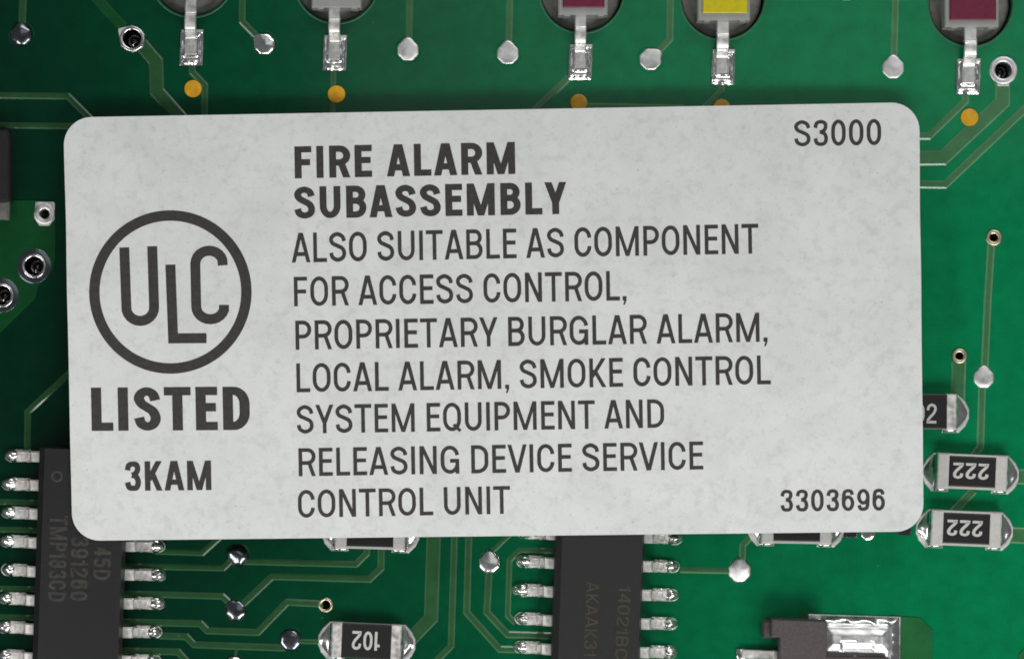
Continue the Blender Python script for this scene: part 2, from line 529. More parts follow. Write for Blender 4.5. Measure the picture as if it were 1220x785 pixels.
def via(cx, cy, r, R, kind):
    c_ = XY(cx, cy); mb = MB(); r /= S; R /= S
    mb.lathe([(R, -0.005), (R - 0.015, 0.05), (R - 0.05, 0.075), (r + 0.03, 0.075), (r, 0.05), (r, -0.3), (r, -1.6)], 28, c_)
    v = mb.build('via', M['gold'] if R < 0.42 else (M['tin'] if kind != 'pin' or R > 0.6 else M['solder']), board, True, 50)
    if kind == 'pin':
        pb = MB(); q = r * 0.98
        pb.lathe([(q, -1.25), (q * 0.7, -1.0), (q * 0.45, -1.05), (q * 0.2, -0.9), (0.001, -0.88)], 20, (c_[0], c_[1]))
        pb.build('pin_end', M['pin'], v, True, 80)
        s_ = MB(); s_.lathe([(0.10, -0.95), (0.08, -0.84), (0.03, -0.80), (0.001, -0.79)], 10, (c_[0] - q * 0.12, c_[1] - q * 0.45), 0.7, 1.0)
        s_.build('solder_speck', M['solder'], v, True, 80)
    return v


for a in VIAS: via(*a)
# the dark cleared collar and tin halo round the left-hand holes
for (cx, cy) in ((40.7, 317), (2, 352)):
    mb = MB(); mb.lathe([(20.5 / S, 0.04), (20 / S, 0.05), (14 / S, 0.054)], 28, XY(cx, cy)); mb.build('via_collar', M['darkened'], board, True)


def ring_pad(cx, cy, rin, corners, z=0.055):
    """A tinned land of any outline with its hole left open."""
    n = 48; mb = MB(); vs = []; fs = []
    m_ = len(corners)
    for k in range(n):
        a = 2 * PI * k / n; d = Vector((math.cos(a), math.sin(a))); best = rin + 1
        for q in range(m_):
            p1 = Vector(corners[q]) - Vector((cx, cy)); p2 = Vector(corners[(q + 1) % m_]) - Vector((cx, cy)); e = p2 - p1
            den = d.x * e.y - d.y * e.x
            if abs(den) < 1e-9: continue
            t_ = (p1.x * e.y - p1.y * e.x) / den; u_ = (p1.x * d.y - p1.y * d.x) / den
            if t_ > 0 and -1e-6 <= u_ <= 1 + 1e-6: best = max(best, t_)
        for r_, zz in ((best, 0.0), (best - 0.9, z), (rin, z)):
            q = XY(cx + d.x * r_, cy + d.y * r_); vs.append((q[0], q[1], zz))
    for k in range(n):
        k2 = (k + 1) % n
        for w in range(2): fs.append((k * 3 + w, k2 * 3 + w, k2 * 3 + w + 1, k * 3 + w + 1))
    mb.add(vs, fs); return mb.build('solder_pad', M['tin'], board, True, 30)


ring_pad(53, 255, 9.5, [(42, 240), (66, 240), (66, 262), (59, 270), (47, 270), (40, 260)])
ring_pad(157.5, 46.5, 12.5, [(140, 34), (158, 30), (173, 41), (171, 58), (158, 63), (144, 56)])
mb = MB(); mb.prism([XY(1187, 95), XY(1203, 95), XY(1202, 103), XY(1188, 103)], 0.0, 0.062, 0.02); mb.build('solder_pad', M['tin'], board)


def dome_pad(cx, cy, r, dome, tail=None, mat='tin', seed=0):
    """A tinned round land, slightly eight-sided, with a lumpy skin of solder and a short tail on the trace."""
    c_ = XY(cx, cy); r /= S; n = 32; rnd = random.Random(seed)
    mb = MB(); rows = [(1.0, 0.0), (0.97, 0.05), (0.86, 0.062 + dome * 0.28), (0.6, 0.065 + dome * 0.68), (0.3, 0.068 + dome * 0.93)]
    off = rnd.random() * 50
    vs = []; fs = []
    for k, (q, z) in enumerate(rows):
        for i in range(n):
            a = 2 * PI * i / n
            e = 1 - 0.035 * math.cos(8 * a) * q
            rr = r * q * e
            if tail is not None:
                d = abs((a - tail + PI) % (2 * PI) - PI)
                rr *= 1 + 0.30 * max(0, 1 - d / 0.5) * (q ** 3)
            x, y = rr * math.cos(a), rr * math.sin(a)
            zz = z + (dome * 0.55 * noise.noise((x * 1.9 + off, y * 1.9, 1)) if 0 < k else 0)
            vs.append((c_[0] + x, c_[1] + y, zz))
    vs.append((c_[0], c_[1], 0.07 + dome))
    for k in range(len(rows) - 1):
        for i in range(n):
            j = (i + 1) % n; fs.append((k * n + i, k * n + j, (k + 1) * n + j, (k + 1) * n + i))
    L = (len(rows) - 1) * n
    for i in range(n): fs.append((L + i, L + (i + 1) % n, len(vs) - 1))
    mb.add(vs, fs)
    o_ = mb.build('test_pad', M[mat], board, True, 60)
    rb = MB(); rb.lathe([(r + 0.12, 0.0), (r + 0.08, 0.009), (r + 0.045, 0.006), (r + 0.03, 0.0)], 32, c_)
    rb.build('resist_rim', M['mask'], o_, True, 60)
    return o_


U = PI / 2
PADS = [(25, 42, 13, 0.13, U, 'darkened'), (315, 53, 13, 0.09, 2.4, 'solder'), (486, 60, 13, 0.05, U, 'tin'), (605, 64, 13.2, 0.015, U, 'tin'),
        (775, 71, 13.2, 0.012, 0.7, 'tin'), (1064, 81, 13.2, 0.015, U, 'tin'), (1172, 450, 12.5, 0.04, U, 'tin'), (283, 661, 13, 0.16, None, 'darkened'),
        (281, 727, 12.3, 0.09, 2.3, 'darkened'), (346, 762, 12.5, 0.09, None, 'darkened'), (583, 670, 13, 0.10, U, 'solder'),  # lower-left pads: dark reflection from overhead painted in as base colour
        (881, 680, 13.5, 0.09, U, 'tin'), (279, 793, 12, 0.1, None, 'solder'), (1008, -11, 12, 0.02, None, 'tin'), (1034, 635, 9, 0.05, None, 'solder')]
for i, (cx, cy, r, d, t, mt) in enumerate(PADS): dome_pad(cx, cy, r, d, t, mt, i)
for (cx, cy, r) in ((230, 106, 10.4), (401, 112.5, 10.5), (689.5, 122.5, 10.2), (860, 128.5, 10.2), (1155, 140, 10.6)):
    mb = MB(); q = r / S; mb.lathe([(q, 0.0), (q - 0.01, 0.056), (q - 0.04, 0.066), (0.2, 0.07), (0.001, 0.07)], 32, XY(cx, cy))
    mb.build('test_dot', M['dot'], board, True, 60)
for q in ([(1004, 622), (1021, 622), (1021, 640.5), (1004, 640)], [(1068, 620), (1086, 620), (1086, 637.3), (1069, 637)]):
    mb = MB(); mb.prism([XY(*p) for p in q], 0, 0.07, 0.04); mb.build('solder_pad', M['darkened'], board)  # shade beside the label painted on these lands as dark metal

# ------------------------------------------------------------------ lettering: strokes of a condensed grotesque
# ink widths in cap heights
GW = dict(A=.67, B=.58, C=.60, D=.60, E=.48, F=.47, G=.65, I=0, J=.5, K=.60, L=.48, M=.82, N=.60, O=.63, P=.56, Q=.64, R=.60, S=.60, T=.60, U=.60, V=.68, Y=.66)
GW.update({d: .53 for d in '023456789'}); GW['1'] = .30; GW[','] = .14
SIDE = {'A': (0.015, 0.015), 'V': (0.0, 0.0), 'Y': (0.0, 0.0), 'T': (0.02, 0.02), 'L': (0.07, 0.025), 'C': (0.045, 0.04), 'O': (0.045, 0.045), 'Q': (0.045, 0.045), 'G': (0.045, 0.06),
        'S': (0.04, 0.04), 'P': (0.07, 0.03), 'F': (0.07, 0.045), 'K': (0.07, 0.01), 'E': (0.07, 0.035), 'R': (0.07, 0.025), 'D': (0.07, 0.045), 'B': (0.07, 0.04), ',': (0.045, 0.045)}


def arc(cx, cy, rx, ry, a0, a1, n=10):
    return [(cx + rx * math.cos(math.radians(a0 + (a1 - a0) * i / n)), cy + ry * math.sin(math.radians(a0 + (a1 - a0) * i / n))) for i in range(n + 1)]


def spline(pts, n=6):
    out = []
    Q = [pts[0]] + list(pts) + [pts[-1]]
    for i in range(1, len(Q) - 2):
        p0, p1, p2, p3 = (Vector(Q[i - 1]), Vector(Q[i]), Vector(Q[i + 1]), Vector(Q[i + 2]))
        for k in range(n):
            t = k / n
            p = 0.5 * (2 * p1 + (p2 - p0) * t + (2 * p0 - 5 * p1 + 4 * p2 - p3) * t * t + (3 * p1 - p0 - 3 * p2 + p3) * t ** 3)
            out.append((p.x, p.y))
    out.append(tuple(pts[-1]))
    return out


def glyph(ch, w, s):
    """Pieces of a letter: ('r', points, closed) stroke of width s, ('p', polygon). Box is w by 1."""
    h = s / 2; l, r, b_, t = h, w - h, h, 1 - h; cx = w / 2; rx = (w - s) / 2
    R = lambda pts, closed=False: ('r', pts, closed)
    stem = lambda x: R([(x, 0), (x, 1)])

    def diag(xa, ya, xb, yb, k=1.0):     # centre line from (xa,ya) up to (xb,yb), cut level at both ends
        q = s * k * math.hypot(xb - xa, yb - ya) / abs(yb - ya) / 2
        return ('p', [(xa - q, ya), (xa + q, ya), (xb + q, yb), (xb - q, yb)])
    hx = s * 1.07
    if ch == 'A':
        k = (w / 2 - hx / 2)
        return [diag(hx / 2, 0, cx - s * 0.10, 1), diag(w - hx / 2, 0, cx + s * 0.10, 1),
                R([(hx / 2 + k * .30, .28), (w - hx / 2 - k * .30, .28)])]
    if ch == 'B':
        m_ = .53; ru = (t - m_) / 2; rl = (m_ - b_) / 2; xu = r - w * 0.04
        return [stem(l), R([(l, t), (xu - ru * .9, t)] + arc(xu - ru * .9, m_ + ru, ru * .9, ru, 90, -90)[1:] + [(l, m_)]),
                R([(l, m_), (r - rl * .9, m_)] + arc(r - rl * .9, b_ + rl, rl * .9, rl, 90, -90)[1:] + [(l, b_)])]
    if ch == 'C':
        ry = .30
        return [R(arc(cx, t - ry + .0, rx, ry, 2, 180, 16) + arc(cx, b_ + ry, rx, ry, 180, 358, 16))]
    if ch == 'D':
        q = .30; qx = min(rx * 1.5, .3, r - l - h - .01)
        return [R([(l, t), (r - qx, t)] + arc(r - qx, t - q, qx, q, 90, 0, 8)[1:] + arc(r - qx, b_ + q, qx, q, 0, -90, 8) + [(l, b_)], True)]
    if ch == 'E': return [R([(w, t), (l, t), (l, b_), (w, b_)]), R([(l, .53), (w * .93, .53)])]
    if ch == 'F': return [R([(w, t), (l, t), (l, 0)]), R([(l, .50), (w * .92, .50)])]
    if ch == 'G':
        ry = .30
        return [R(arc(cx, t - ry, rx, ry, 5, 180, 16) + arc(cx, b_ + ry, rx, ry, 180, 350, 16)), R([(r, 0), (r, .46), (cx * 1.02, .46)])]
    if ch == 'I': return [stem(w / 2)]
    if ch == 'J': return [R([(r, 1), (r, .28)] + arc(cx, .28, rx, .28 - b_, 0, -180, 12)[1:])]
    if ch == 'K': return [stem(l), diag(l + s * .1, .33, w - hx * .66, 1, .98), diag(w - hx * .6, 0, l + s * .85, .60, .98)]
    if ch == 'L': return [R([(l, 1), (l, b_), (w, b_)])]
    if ch == 'M': return [stem(l), stem(r), diag(cx, 0, l + s * .08, 1, .92), diag(cx, 0, r - s * .08, 1, .92)]
    if ch == 'N': return [stem(l), stem(r), diag(r - s * .08, 0, l + s * .08, 1, .95)]
    if ch in 'OQ0':
        ry = .34
        g = [R(arc(cx, t - ry, rx, ry, 0, 180, 18) + arc(cx, b_ + ry, rx, ry, 180, 360, 18), True)]
        if ch == 'Q': g.append(('p', [(cx + w * .02, .20), (cx + w * .15, .27), (w * 1.02, .04), (w * .90, -.04)]))
        return g
    if ch in 'PR':
        m_ = .45 if ch == 'P' else .47; q = (t - m_) / 2
        g = [stem(l), R([(l, t), (r - q * .95, t)] + arc(r - q * .95, m_ + q, q * .95, q, 90, -90)[1:] + [(l, m_)])]
        if ch == 'R': g.append(diag(w - hx * .52, 0, w - hx * .52 - (w * .26), m_, .98))
        return g
    if ch == 'S':
        k = w / .60
        return [R(spline([(r - .002, .695), (r - .055 * k, .865 - h * .3), (cx, t), (l + .060 * k, .885 - h * .3), (l + .004, .745), (l + .065 * k, .62), (cx, .535),
                          (r - .055 * k, .435), (r, .275), (r - .060 * k, .115 + h * .3), (cx, b_), (l + .055 * k, .125 + h * .3), (l - .0, .30)]))]
    if ch == 'T': return [R([(0, t), (w, t)]), stem(cx)]
    if ch == 'U':
        ry = .29
        return [R([(l, 1)] + arc(cx, b_ + ry, rx, ry, 180, 360, 18) + [(r, 1)])]
    if ch == 'V': return [diag(cx - s * .06, 0, hx / 2, 1), diag(cx + s * .06, 0, w - hx / 2, 1)]
    if ch == 'Y': return [R([(cx, 0), (cx, .45)]), diag(cx, .36, hx * .55, 1), diag(cx, .36, w - hx * .55, 1)]
    if ch == '1': return [stem(r), R([(r, .76), (0, .73)])]
    if ch == '2': return [R(spline([(l, .66), (l + .03, .84), (cx, t), (r - .03, .86), (r, .71), (r - .08, .52), (cx - .03, .36), (l + .02, .18), (l, b_)]) + [(w, b_)])]
    if ch == '3': return [R(spline([(l, .70), (l + .05, .87), (cx, t), (r - .05, .88), (r - .015, .74), (r - .08, .59), (cx - .03, .535)])),
                          R(spline([(cx - .03, .535), (r - .06, .47), (r, .28), (r - .06, .11), (cx, b_), (l + .05, .12), (l, .29)]))]
    if ch == '4': return [R([(r - s * .5, 0), (r - s * .5, 1)]), R([(w, .30), (0, .30)]), diag(h, .30, r - s * .5, 1, .95)]
    if ch == '5': return [R([(w * .95, t), (l + .03, t), (l, .50)]), R(spline([(l, .50), (cx, .62), (r - .03, .53), (r, .32), (r - .05, .12), (cx, b_), (l + .05, .12), (l, .27)]))]
    if ch in '69':
        q = (.64 - b_) / 2
        g = [('r', arc(cx, b_ + q, rx, q, 0, 360, 22)[:-1], True),
             ('r', spline([(r - .01, .74), (r - .06, .89), (cx, t), (l + .05, .86), (l + .005, .62), (l, b_ + q)]), False)]
        if ch == '9': g = [(k, [(w - x, 1 - y) for x, y in p], c_) for k, p, c_ in g]
        return g
    if ch == '7': return [R([(0, t), (r, t)]), diag(w * .32, 0, r - .02, 1)]
    if ch == '8':
        q = (t - .54) / 2; q2 = (.54 - b_) / 2
        return [R(arc(cx, .54 + q, rx * .92, q, 0, 360, 20)[:-1], True), R(arc(cx, b_ + q2, rx, q2, 0, 360, 20)[:-1], True)]
    if ch == ',': return [('p', [(0, 0), (w, 0), (w, .14), (0, .14)]), ('p', [(w * .45, 0), (w, 0), (w * .55, -.15), (w * .12, -.15)])]
    return []


class Ink:
    """Collects printed shapes, each stroke a hair above the one before so that none share a plane."""
    def __init__(self, z, fn=None): self.mb = MB(); self.z = z; self.k = 0; self.fn = fn

    def at(self, x, y, z): return tuple(P(x, y, z + (self.fn(x, y) if self.fn else 0)))

    def poly(self, pts):
        if len(pts) == 4: return self.band([pts[0], pts[3]], [pts[1], pts[2]], False)
        z = self.z + 0.0012 * (self.k % 7); self.k += 1
        self.mb.add([self.at(x, y, z) for x, y in pts], [tuple(range(len(pts)))])

    def band(self, L, Rr, closed):
        """A stroke between two edges, cut short enough to follow the bent sheet."""
        z = self.z + 0.0012 * (self.k % 7); self.k += 1
        n = len(L); A = []; B = []
        for i in range(n if closed else n - 1):
            j = (i + 1) % n
            m_ = max(1, int(math.hypot(L[j][0] - L[i][0], L[j][1] - L[i][1]) / 9))
            for q in range(m_):
                t_ = q / m_
                A.append((L[i][0] + (L[j][0] - L[i][0]) * t_, L[i][1] + (L[j][1] - L[i][1]) * t_))
                B.append((Rr[i][0] + (Rr[j][0] - Rr[i][0]) * t_, Rr[i][1] + (Rr[j][1] - Rr[i][1]) * t_))
        if not closed: A.append(L[-1]); B.append(Rr[-1])
        n = len(A)
        vs = [self.at(x, y, z) for x, y in A] + [self.at(x, y, z) for x, y in B]
        fs = [(i, (i + 1) % n, n + (i + 1) % n, n + i) for i in range(n if closed else n - 1)]
        self.mb.add(vs, fs)

    def text(self, string, org, along, up, s, k=1.0, wadd=0.0, track=0.022, space=.27):
        """org: pixel of the first letter's foot; along: pixel vector covered by the whole line; up: pixel vector of a capital's height."""
        items = []; x = 0
        for i, ch in enumerate(string):
            if ch == ' ': x += space; continue
            w = max(GW[ch] + (wadd if ch not in 'I,1' else 0), s * k)
            a, b_ = SIDE.get(ch, (0.07, 0.07)) if not ch.isdigit() else (.05, .05)
            x += a + track; items.append((ch, x, w)); x += w + b_
        xa = items[0][1]; xb = items[-1][1] + items[-1][2]
        sx = 1.0 / (xb - xa)
        f = lambda gx, gy: (org[0] + along[0] * (gx - xa) * sx + up[0] * gy, org[1] + along[1] * (gx - xa) * sx + up[1] * gy)
        for ch, gx, w in items:
            for g in glyph(ch, w / k, s):
                if g[0] == 'p': self.poly([f(gx + x_ * k, y_) for x_, y_ in g[1]])
                else:
                    L = offset_line(g[1], s / 2, g[2]); Q = offset_line(g[1], -s / 2, g[2])
                    self.band([f(gx + x_ * k, y_) for x_, y_ in L], [f(gx + x_ * k, y_) for x_, y_ in Q], g[2])

    def build(self, name, mat, parent):
        o = self.mb.build(name, mat, parent)
        # all print faces up
        for p in o.data.polygons:
            if p.normal.z < 0: p.flip()
        o.data.update()
        o.matrix_parent_inverse = parent.matrix_world.inverted() if parent else o.matrix_parent_inverse
        return o


# ------------------------------------------------------------------ the label
LZ = 1.66; LT = 0.09
corners = [Vector((75.7, 140.3)), Vector((1094.9, 122.0)), Vector((1100.6, 632.8)), Vector((86.2, 644.0))]
outl = []
rad = 33.0
for i in range(4):
    p0, p1, p2 = corners[i - 1], corners[i], corners[(i + 1) % 4]
    a = (p0 - p1).normalized(); b_ = (p2 - p1).normalized()
    c_ = p1 + (a + b_) * rad
    for k in range(11):
        t = k / 10 * PI / 2
        outl.append(c_ - b_ * rad * math.cos(t) - a * rad * math.sin(t))
# a little unevenness of the die-cut edge between the corners
edge = []
for i, q in enumerate(outl):
    n_ = outl[(i + 1) % len(outl)]
    edge.append(q)
    if (n_ - q).length > 60:
        for k in range(1, 24):
            e = q.lerp(n_, k / 24); nn = Vector(((n_ - q).y, -(n_ - q).x)).normalized()
            edge.append(e + nn * 0.7 * noise.noise((e.x * .01, e.y * .01, 3)))


def label_z(px, py):
    """The sheet rests on the chips along its lower part and sags towards the board at the top, with slight buckles."""
    v = (640 - py) / 500.0
    w = max(0.0, v - 0.10)
    return LZ - 1.10 * w * w + 0.035 * math.sin(px * 0.0085 + 1.3) * w + 0.03 * noise.noise((px * 0.006, py * 0.007, 5)) * min(1, w * 3)


lab = MB(); vs = []; fs = []
rows = sorted(set([0.0, 1.0] + [k / 24 for k in range(25)] + [rad / 505 * (1 - math.cos(k * PI / 20)) for k in range(1, 11)] + [1 - rad / 505 * (1 - math.cos(k * PI / 20)) for k in range(1, 11)]))
NU = 48
for v in rows:
    L_ = corners[0].lerp(corners[3], v); R_ = corners[1].lerp(corners[2], v)
    d = min(v, 1 - v) * 505
    ins = rad - math.sqrt(max(0, rad * rad - (rad - d) ** 2)) if d < rad else 0.0
    ins += 0.5 * noise.noise((v * 6, 0, 9))
    a = L_ + (R_ - L_).normalized() * ins; b_ = R_ - (R_ - L_).normalized() * ins
    for k in range(NU + 1):
        q = a.lerp(b_, k / NU); z = label_z(q.x, q.y); vs.append(tuple(P(q.x, q.y, z)))
NV = len(rows) - 1; N1 = (NV + 1) * (NU + 1)
vs += [(x, y, z - LT) for x, y, z in vs]
for j_ in range(NV):
    for k in range(NU):
        a = j_ * (NU + 1) + k; q = (a, a + NU + 1, a + NU + 2, a + 1)
        fs.append(q); fs.append(tuple(N1 + x for x in reversed(q)))
border = list(range(NU + 1)) + [j_ * (NU + 1) + NU for j_ in range(1, NV + 1)] + [NV * (NU + 1) + k for k in range(NU - 1, -1, -1)] + [j_ * (NU + 1) for j_ in range(NV - 1, 0, -1)]
for k in range(len(border)):
    a, b_ = border[k], border[(k + 1) % len(border)]; fs.append((a, b_, N1 + b_, N1 + a))
lab.add(vs, fs)
label = lab.build('adhesive_label', M['paper'], None, True, 40)
label['label'] = 'large white rounded paper label printed FIRE ALARM SUBASSEMBLY'
label['category'] = 'label'
ZI = LZ + 0.004


def line(txt, x0, y0, x1, y1, cap, s, k=1.0, wadd=0.0, name='printed_line', **kw):
    ink = Ink(0.006, label_z)
    f = (x0 - 76) / 1020
    lean = -0.0212 + 0.012 * f
    ink.text(txt, (x0, y0), (x1 - x0, y1 - y0), (lean * cap, -cap), s, k, wadd, **kw)
    return ink.build(name, M['print'], label)


line('FIRE ALARM', 351.3, 212.8, 614.0, 207.4, 38, .193, 1.10, .045, track=.035, space=.36)
line('SUBASSEMBLY', 350.8, 260.8, 675.8, 255.0, 38, .193, 1.10, .045, track=.035)
line('ALSO SUITABLE AS COMPONENT', 347.6, 313.0, 904.0, 302.0, 35.2, .132)
line('FOR ACCESS CONTROL,', 350.5, 365.0, 746.5, 357.8, 35, .132)
line('PROPRIETARY BURGLAR ALARM,', 352.3, 416.7, 914.5, 407.0, 34.6, .132)
line('LOCAL ALARM, SMOKE CONTROL', 353.5, 467.3, 918.5, 457.6, 34.3, .132)
line('SYSTEM EQUIPMENT AND', 353.8, 516.5, 791.5, 509.3, 33.8, .132)
line('RELEASING DEVICE SERVICE', 356.0, 567.2, 838.0, 559.0, 33.3, .132)
line('CONTROL UNIT', 355.3, 616.6, 608.0, 611.7, 33.0, .132)
line('S3000', 946.3, 174.8, 1050.0, 173.0, 31, .135)
line('3303696', 930.0, 609.3, 1054.5, 608.0, 26, .15)
line('3KAM', 149.0, 584.6, 252.0, 583.5, 35, .18, 1.12, .06)
line('LISTED', 109.3, 513.2, 298.0, 512.0, 51.5, .19, 1.26, .03)
# certification mark: ring with U, L, C
ink = Ink(0.006, label_z)
zx = lambda x, y: (90 + x / 3.568, 240 + y / 3.568)
ring = [(203.0 + 90.6 * math.cos(2 * PI * i / 90), 347.9 + 91.0 * math.sin(2 * PI * i / 90)) for i in range(90)]
ink.band(offset_line(ring, 6.2, True), offset_line(ring, -6.2, True), True)


def logo(pts, w=11.8):
    q = [zx(*p) for p in pts]; ink.band(offset_line(q, w / 2), offset_line(q, -w / 2), False)


ul = [(207, 196), (216, 448)] + [(275 - 60 * math.cos(math.radians(a)), 448 + 60 * math.sin(math.radians(a))) for a in range(15, 180, 15)] + [(334, 446), (326, 191)]
logo(ul)
logo([(403, 269), (415, 582), (557, 581)])
logo([(626, 272)] + [(568 + 58 * math.cos(math.radians(a)), 262 - 52 * math.sin(math.radians(a))) for a in range(15, 180, 15)] + [(509, 264), (513, 445)] +
     [(573 - 60 * math.cos(math.radians(a)), 447 + 54 * math.sin(math.radians(a))) for a in range(15, 180, 15)] + [(631, 440)])
ink.build('printed_emblem', M['print'], label)


# ------------------------------------------------------------------ solder shapes
def blob(lx, ly, h, seed, rough=0.35, nr=7, na=22, tip=0.0):
    """A bead of solder, lx by ly across, h high, its skin dented."""
    mb = MB(); vs = []; fs = []; off = seed * 7.31
    for k in range(nr):
        q = 1 - k / nr
        for i in range(na):
            a = 2 * PI * i / na
            e = 1 + 0.06 * noise.noise((math.cos(a) * 1.5 + off, math.sin(a) * 1.5, 0))
            if tip: e *= 1 + tip * max(0, -math.sin(a)) ** 6
            x, y = lx / 2 * q * math.cos(a) * e, ly / 2 * q * math.sin(a) * e
            z = h * (1 - q ** 2.2) * (1 + rough * noise.noise((x * 5 + off, y * 5, 2)) * (1 if k else 0)) + 0.02 * (k > 0)
            vs.append((x, y, max(z, 0.0)))
    vs.append((0, 0, h + 0.02))
    for k in range(nr - 1):
        for i in range(na):
            j = (i + 1) % na; fs.append((k * na + i, k * na + j, (k + 1) * na + j, (k + 1) * na + i))
    for i in range(na): fs.append(((nr - 1) * na + i, (nr - 1) * na + (i + 1) % na, len(vs) - 1))
    mb.add(vs, fs); return mb


# ------------------------------------------------------------------ chips in gull-wing packages
def chip(px_top, py_top, body_w, body_l, n_lead, lead_y0, label_, mat, dot, seed):
    """px_top, py_top: pixel of the middle of the package's top face. Local x across, y along."""
    H = 1.50
    c_ = P(px_top, py_top, H + 0.05)
    t = empty('logic_chip', (c_.x, c_.y, 0), ROT, label_, 'chip', 'black chips with rows of leads')
    mb = MB(); hw, hl = body_w / 2, body_l / 2; mid = 0.80; d = 0.10
    z0, z1 = 0.12, H
    cl = 0.32   # the bevel along the first row of leads
    ringv = [
        [(-hw + d, -hl + d, z0), (hw - d, -hl + d, z0), (hw - d, hl - d, z0), (-hw + d, hl - d, z0)],
        [(-hw, -hl, mid), (hw, -hl, mid), (hw, hl, mid), (-hw, hl, mid)],
        [(-hw + 0.05, -hl + d, z1 - 0.30), (hw - d, -hl + d, z1 - 0.012), (hw - d, hl - d, z1 - 0.012), (-hw + 0.05, hl - d, z1 - 0.30)],
        [(-hw + cl, -hl + d + 0.012, z1), (hw - d - 0.02, -hl + d + 0.012, z1), (hw - d - 0.02, hl - d - 0.012, z1), (-hw + cl, hl - d - 0.012, z1)]]
    vs = [p for r in ringv for p in r]; fs = [(3, 2, 1, 0), (12, 13, 14, 15)]
    for k in range(3):
        for i in range(4):
            j = (i + 1) % 4; fs.append((k * 4 + i, k * 4 + j, k * 4 + 4 + j, k * 4 + 4 + i))
    mb.add(vs, fs)
    body = mb.build('body', mat, t)
    if dot:
        db = MB(); db.lathe([(0.26, H + 0.001), (0.25, H + 0.012), (0.17, H + 0.012), (0.16, H + 0.001)], 24, dot)
        db.build('pin_mark', M['chip_ink'], body, True)
    # lead seen from the side: shoulder, slope, foot
    path = []
    for k in range(7):
        u = k / 6; path.append((-0.02 - 0.30 * u, 0.80 - 0.05 * u ** 3))
    for k in range(1, 6):
        u = k / 5; path.append((-0.32 - 0.09 * math.sin(u * PI / 2), 0.75 - 0.09 * (1 - math.cos(u * PI / 2)) - 0.02 * u))
    path += [(-0.46, 0.52), (-0.52, 0.36)]
    for k in range(1, 5):
        u = k / 4; path.append((-0.53 - 0.10 * (1 - math.cos(u * PI / 2)), 0.31 - 0.14 * math.sin(u * PI / 2)))
    path += [(-0.95, 0.16), (-1.12, 0.155)]
    lb = MB(); lb.strip(path, 0.49, 0.17)
    # the foot is coined: a raised square lip round a small flat
    for q in ((-0.17, 0.17, -1.00, -0.93), (-0.17, 0.17, -0.74, -0.67), (-0.19, -0.12, -0.93, -0.74), (0.12, 0.19, -0.93, -0.74)):
        lb.box(*q, 0.225, 0.285, 0.025, 0.045)
    lead_me = lb.mesh('lead', M['lead'], True, 35)
    pad = MB(); pad.prism([(-0.28, -0.52), (0.28, -0.52), (0.28, -1.30)] + [(0.28 * math.cos(a), -1.42 - 0.26 * math.sin(a)) for a in (0.3, 0.7, 1.1, 1.57, 2.04, 2.44, 2.84)] + [(-0.28, -1.30)], 0.0, 0.055, 0.03)
    pad_me = pad.mesh('solder_pad', M['tin'])
    blobs = []
    for q in range(5):
        bb = blob(0.60, 0.84, 0.30, seed + q * 3.7, 0.22)
        bb.v = [(x, y - 1.34, z + 0.02) for x, y, z in bb.v]
        # skirt of solder climbing along the two flanks of the foot
        blobs.append(bb.mesh('solder_bead', M['solder'], True, 80))
    sk = []
    for q in range(3):
        sb = blob(0.58, 0.62, 0.12, seed + 40 + q * 5.1, 0.25)
        sb.v = [(x, y - 0.80, z + 0.03) for x, y, z in sb.v]
        sk.append(sb.mesh('solder_fillet', M['solder'], True, 80))
    rnd = random.Random(seed)
    for side in (-1, 1):
        for i in range(n_lead):
            y = lead_y0 - 1.27 * i
            o = bpy.data.objects.new('lead', lead_me); C.objects.link(o); o.parent = t
            o.location = (side * (hw - 0.02), y, 0); o.rotation_euler = (0, 0, side * PI / 2)
            for nm, me_ in (('solder_pad', pad_me), ('solder_bead', blobs[rnd.randrange(5)]), ('solder_fillet', sk[rnd.randrange(3)])):
                s_ = bpy.data.objects.new(nm, me_); C.objects.link(s_); s_.parent = o
                if nm == 'solder_bead':
                    s_.scale = (1 + rnd.uniform(-.08, .08), 1 + rnd.uniform(-.06, .04), rnd.uniform(.85, 1.15))
    bpy.context.view_layer.update()
    return t, body, H


def chip_text(body, H, mat, lines):
    for txt, org, end, cap, s in lines:
        ink = Ink(H + 0.006)
        along = (end[0] - org[0], end[1] - org[1])
        L = math.hypot(*along)
        ink.text(txt, org, along, (along[1] / L * cap, -along[0] / L * cap), s)
        ink.build('printed_line', mat, body)


# left chip: rows of eight, pin mark near its top edge
t, body, H = chip(93.5, 666.5, 3.95, 9.9, 8, 4.445, 'black chip with a round pin mark half under the lower left label corner', M['chip'], (-1.08, 3.62), 3)
chip_text(body, H, M['chip_ink'], [('TMP183CD', (60.0, 613.5), (57.2, 716), 21, .175), ('391260', (85.2, 639), (83.2, 715), 21, .175), ('45D', (112.3, 651), (110.8, 690), 20.5, .175)])
# right chip: rows of seven
t, body, H = chip(712.5, 708, 3.95, 8.7, 7, 3.81, 'charcoal chip marked 14021 below the middle of the label', M['chip2'], None, 11)
chip_text(body, H, M['chip_ink2'], [('AKAAK31', (699.0, 692), (695.2, 780.5), 15.3, .12), ('14021BC', (737.5, 697), (732.5, 784.5), 14.8, .12)])


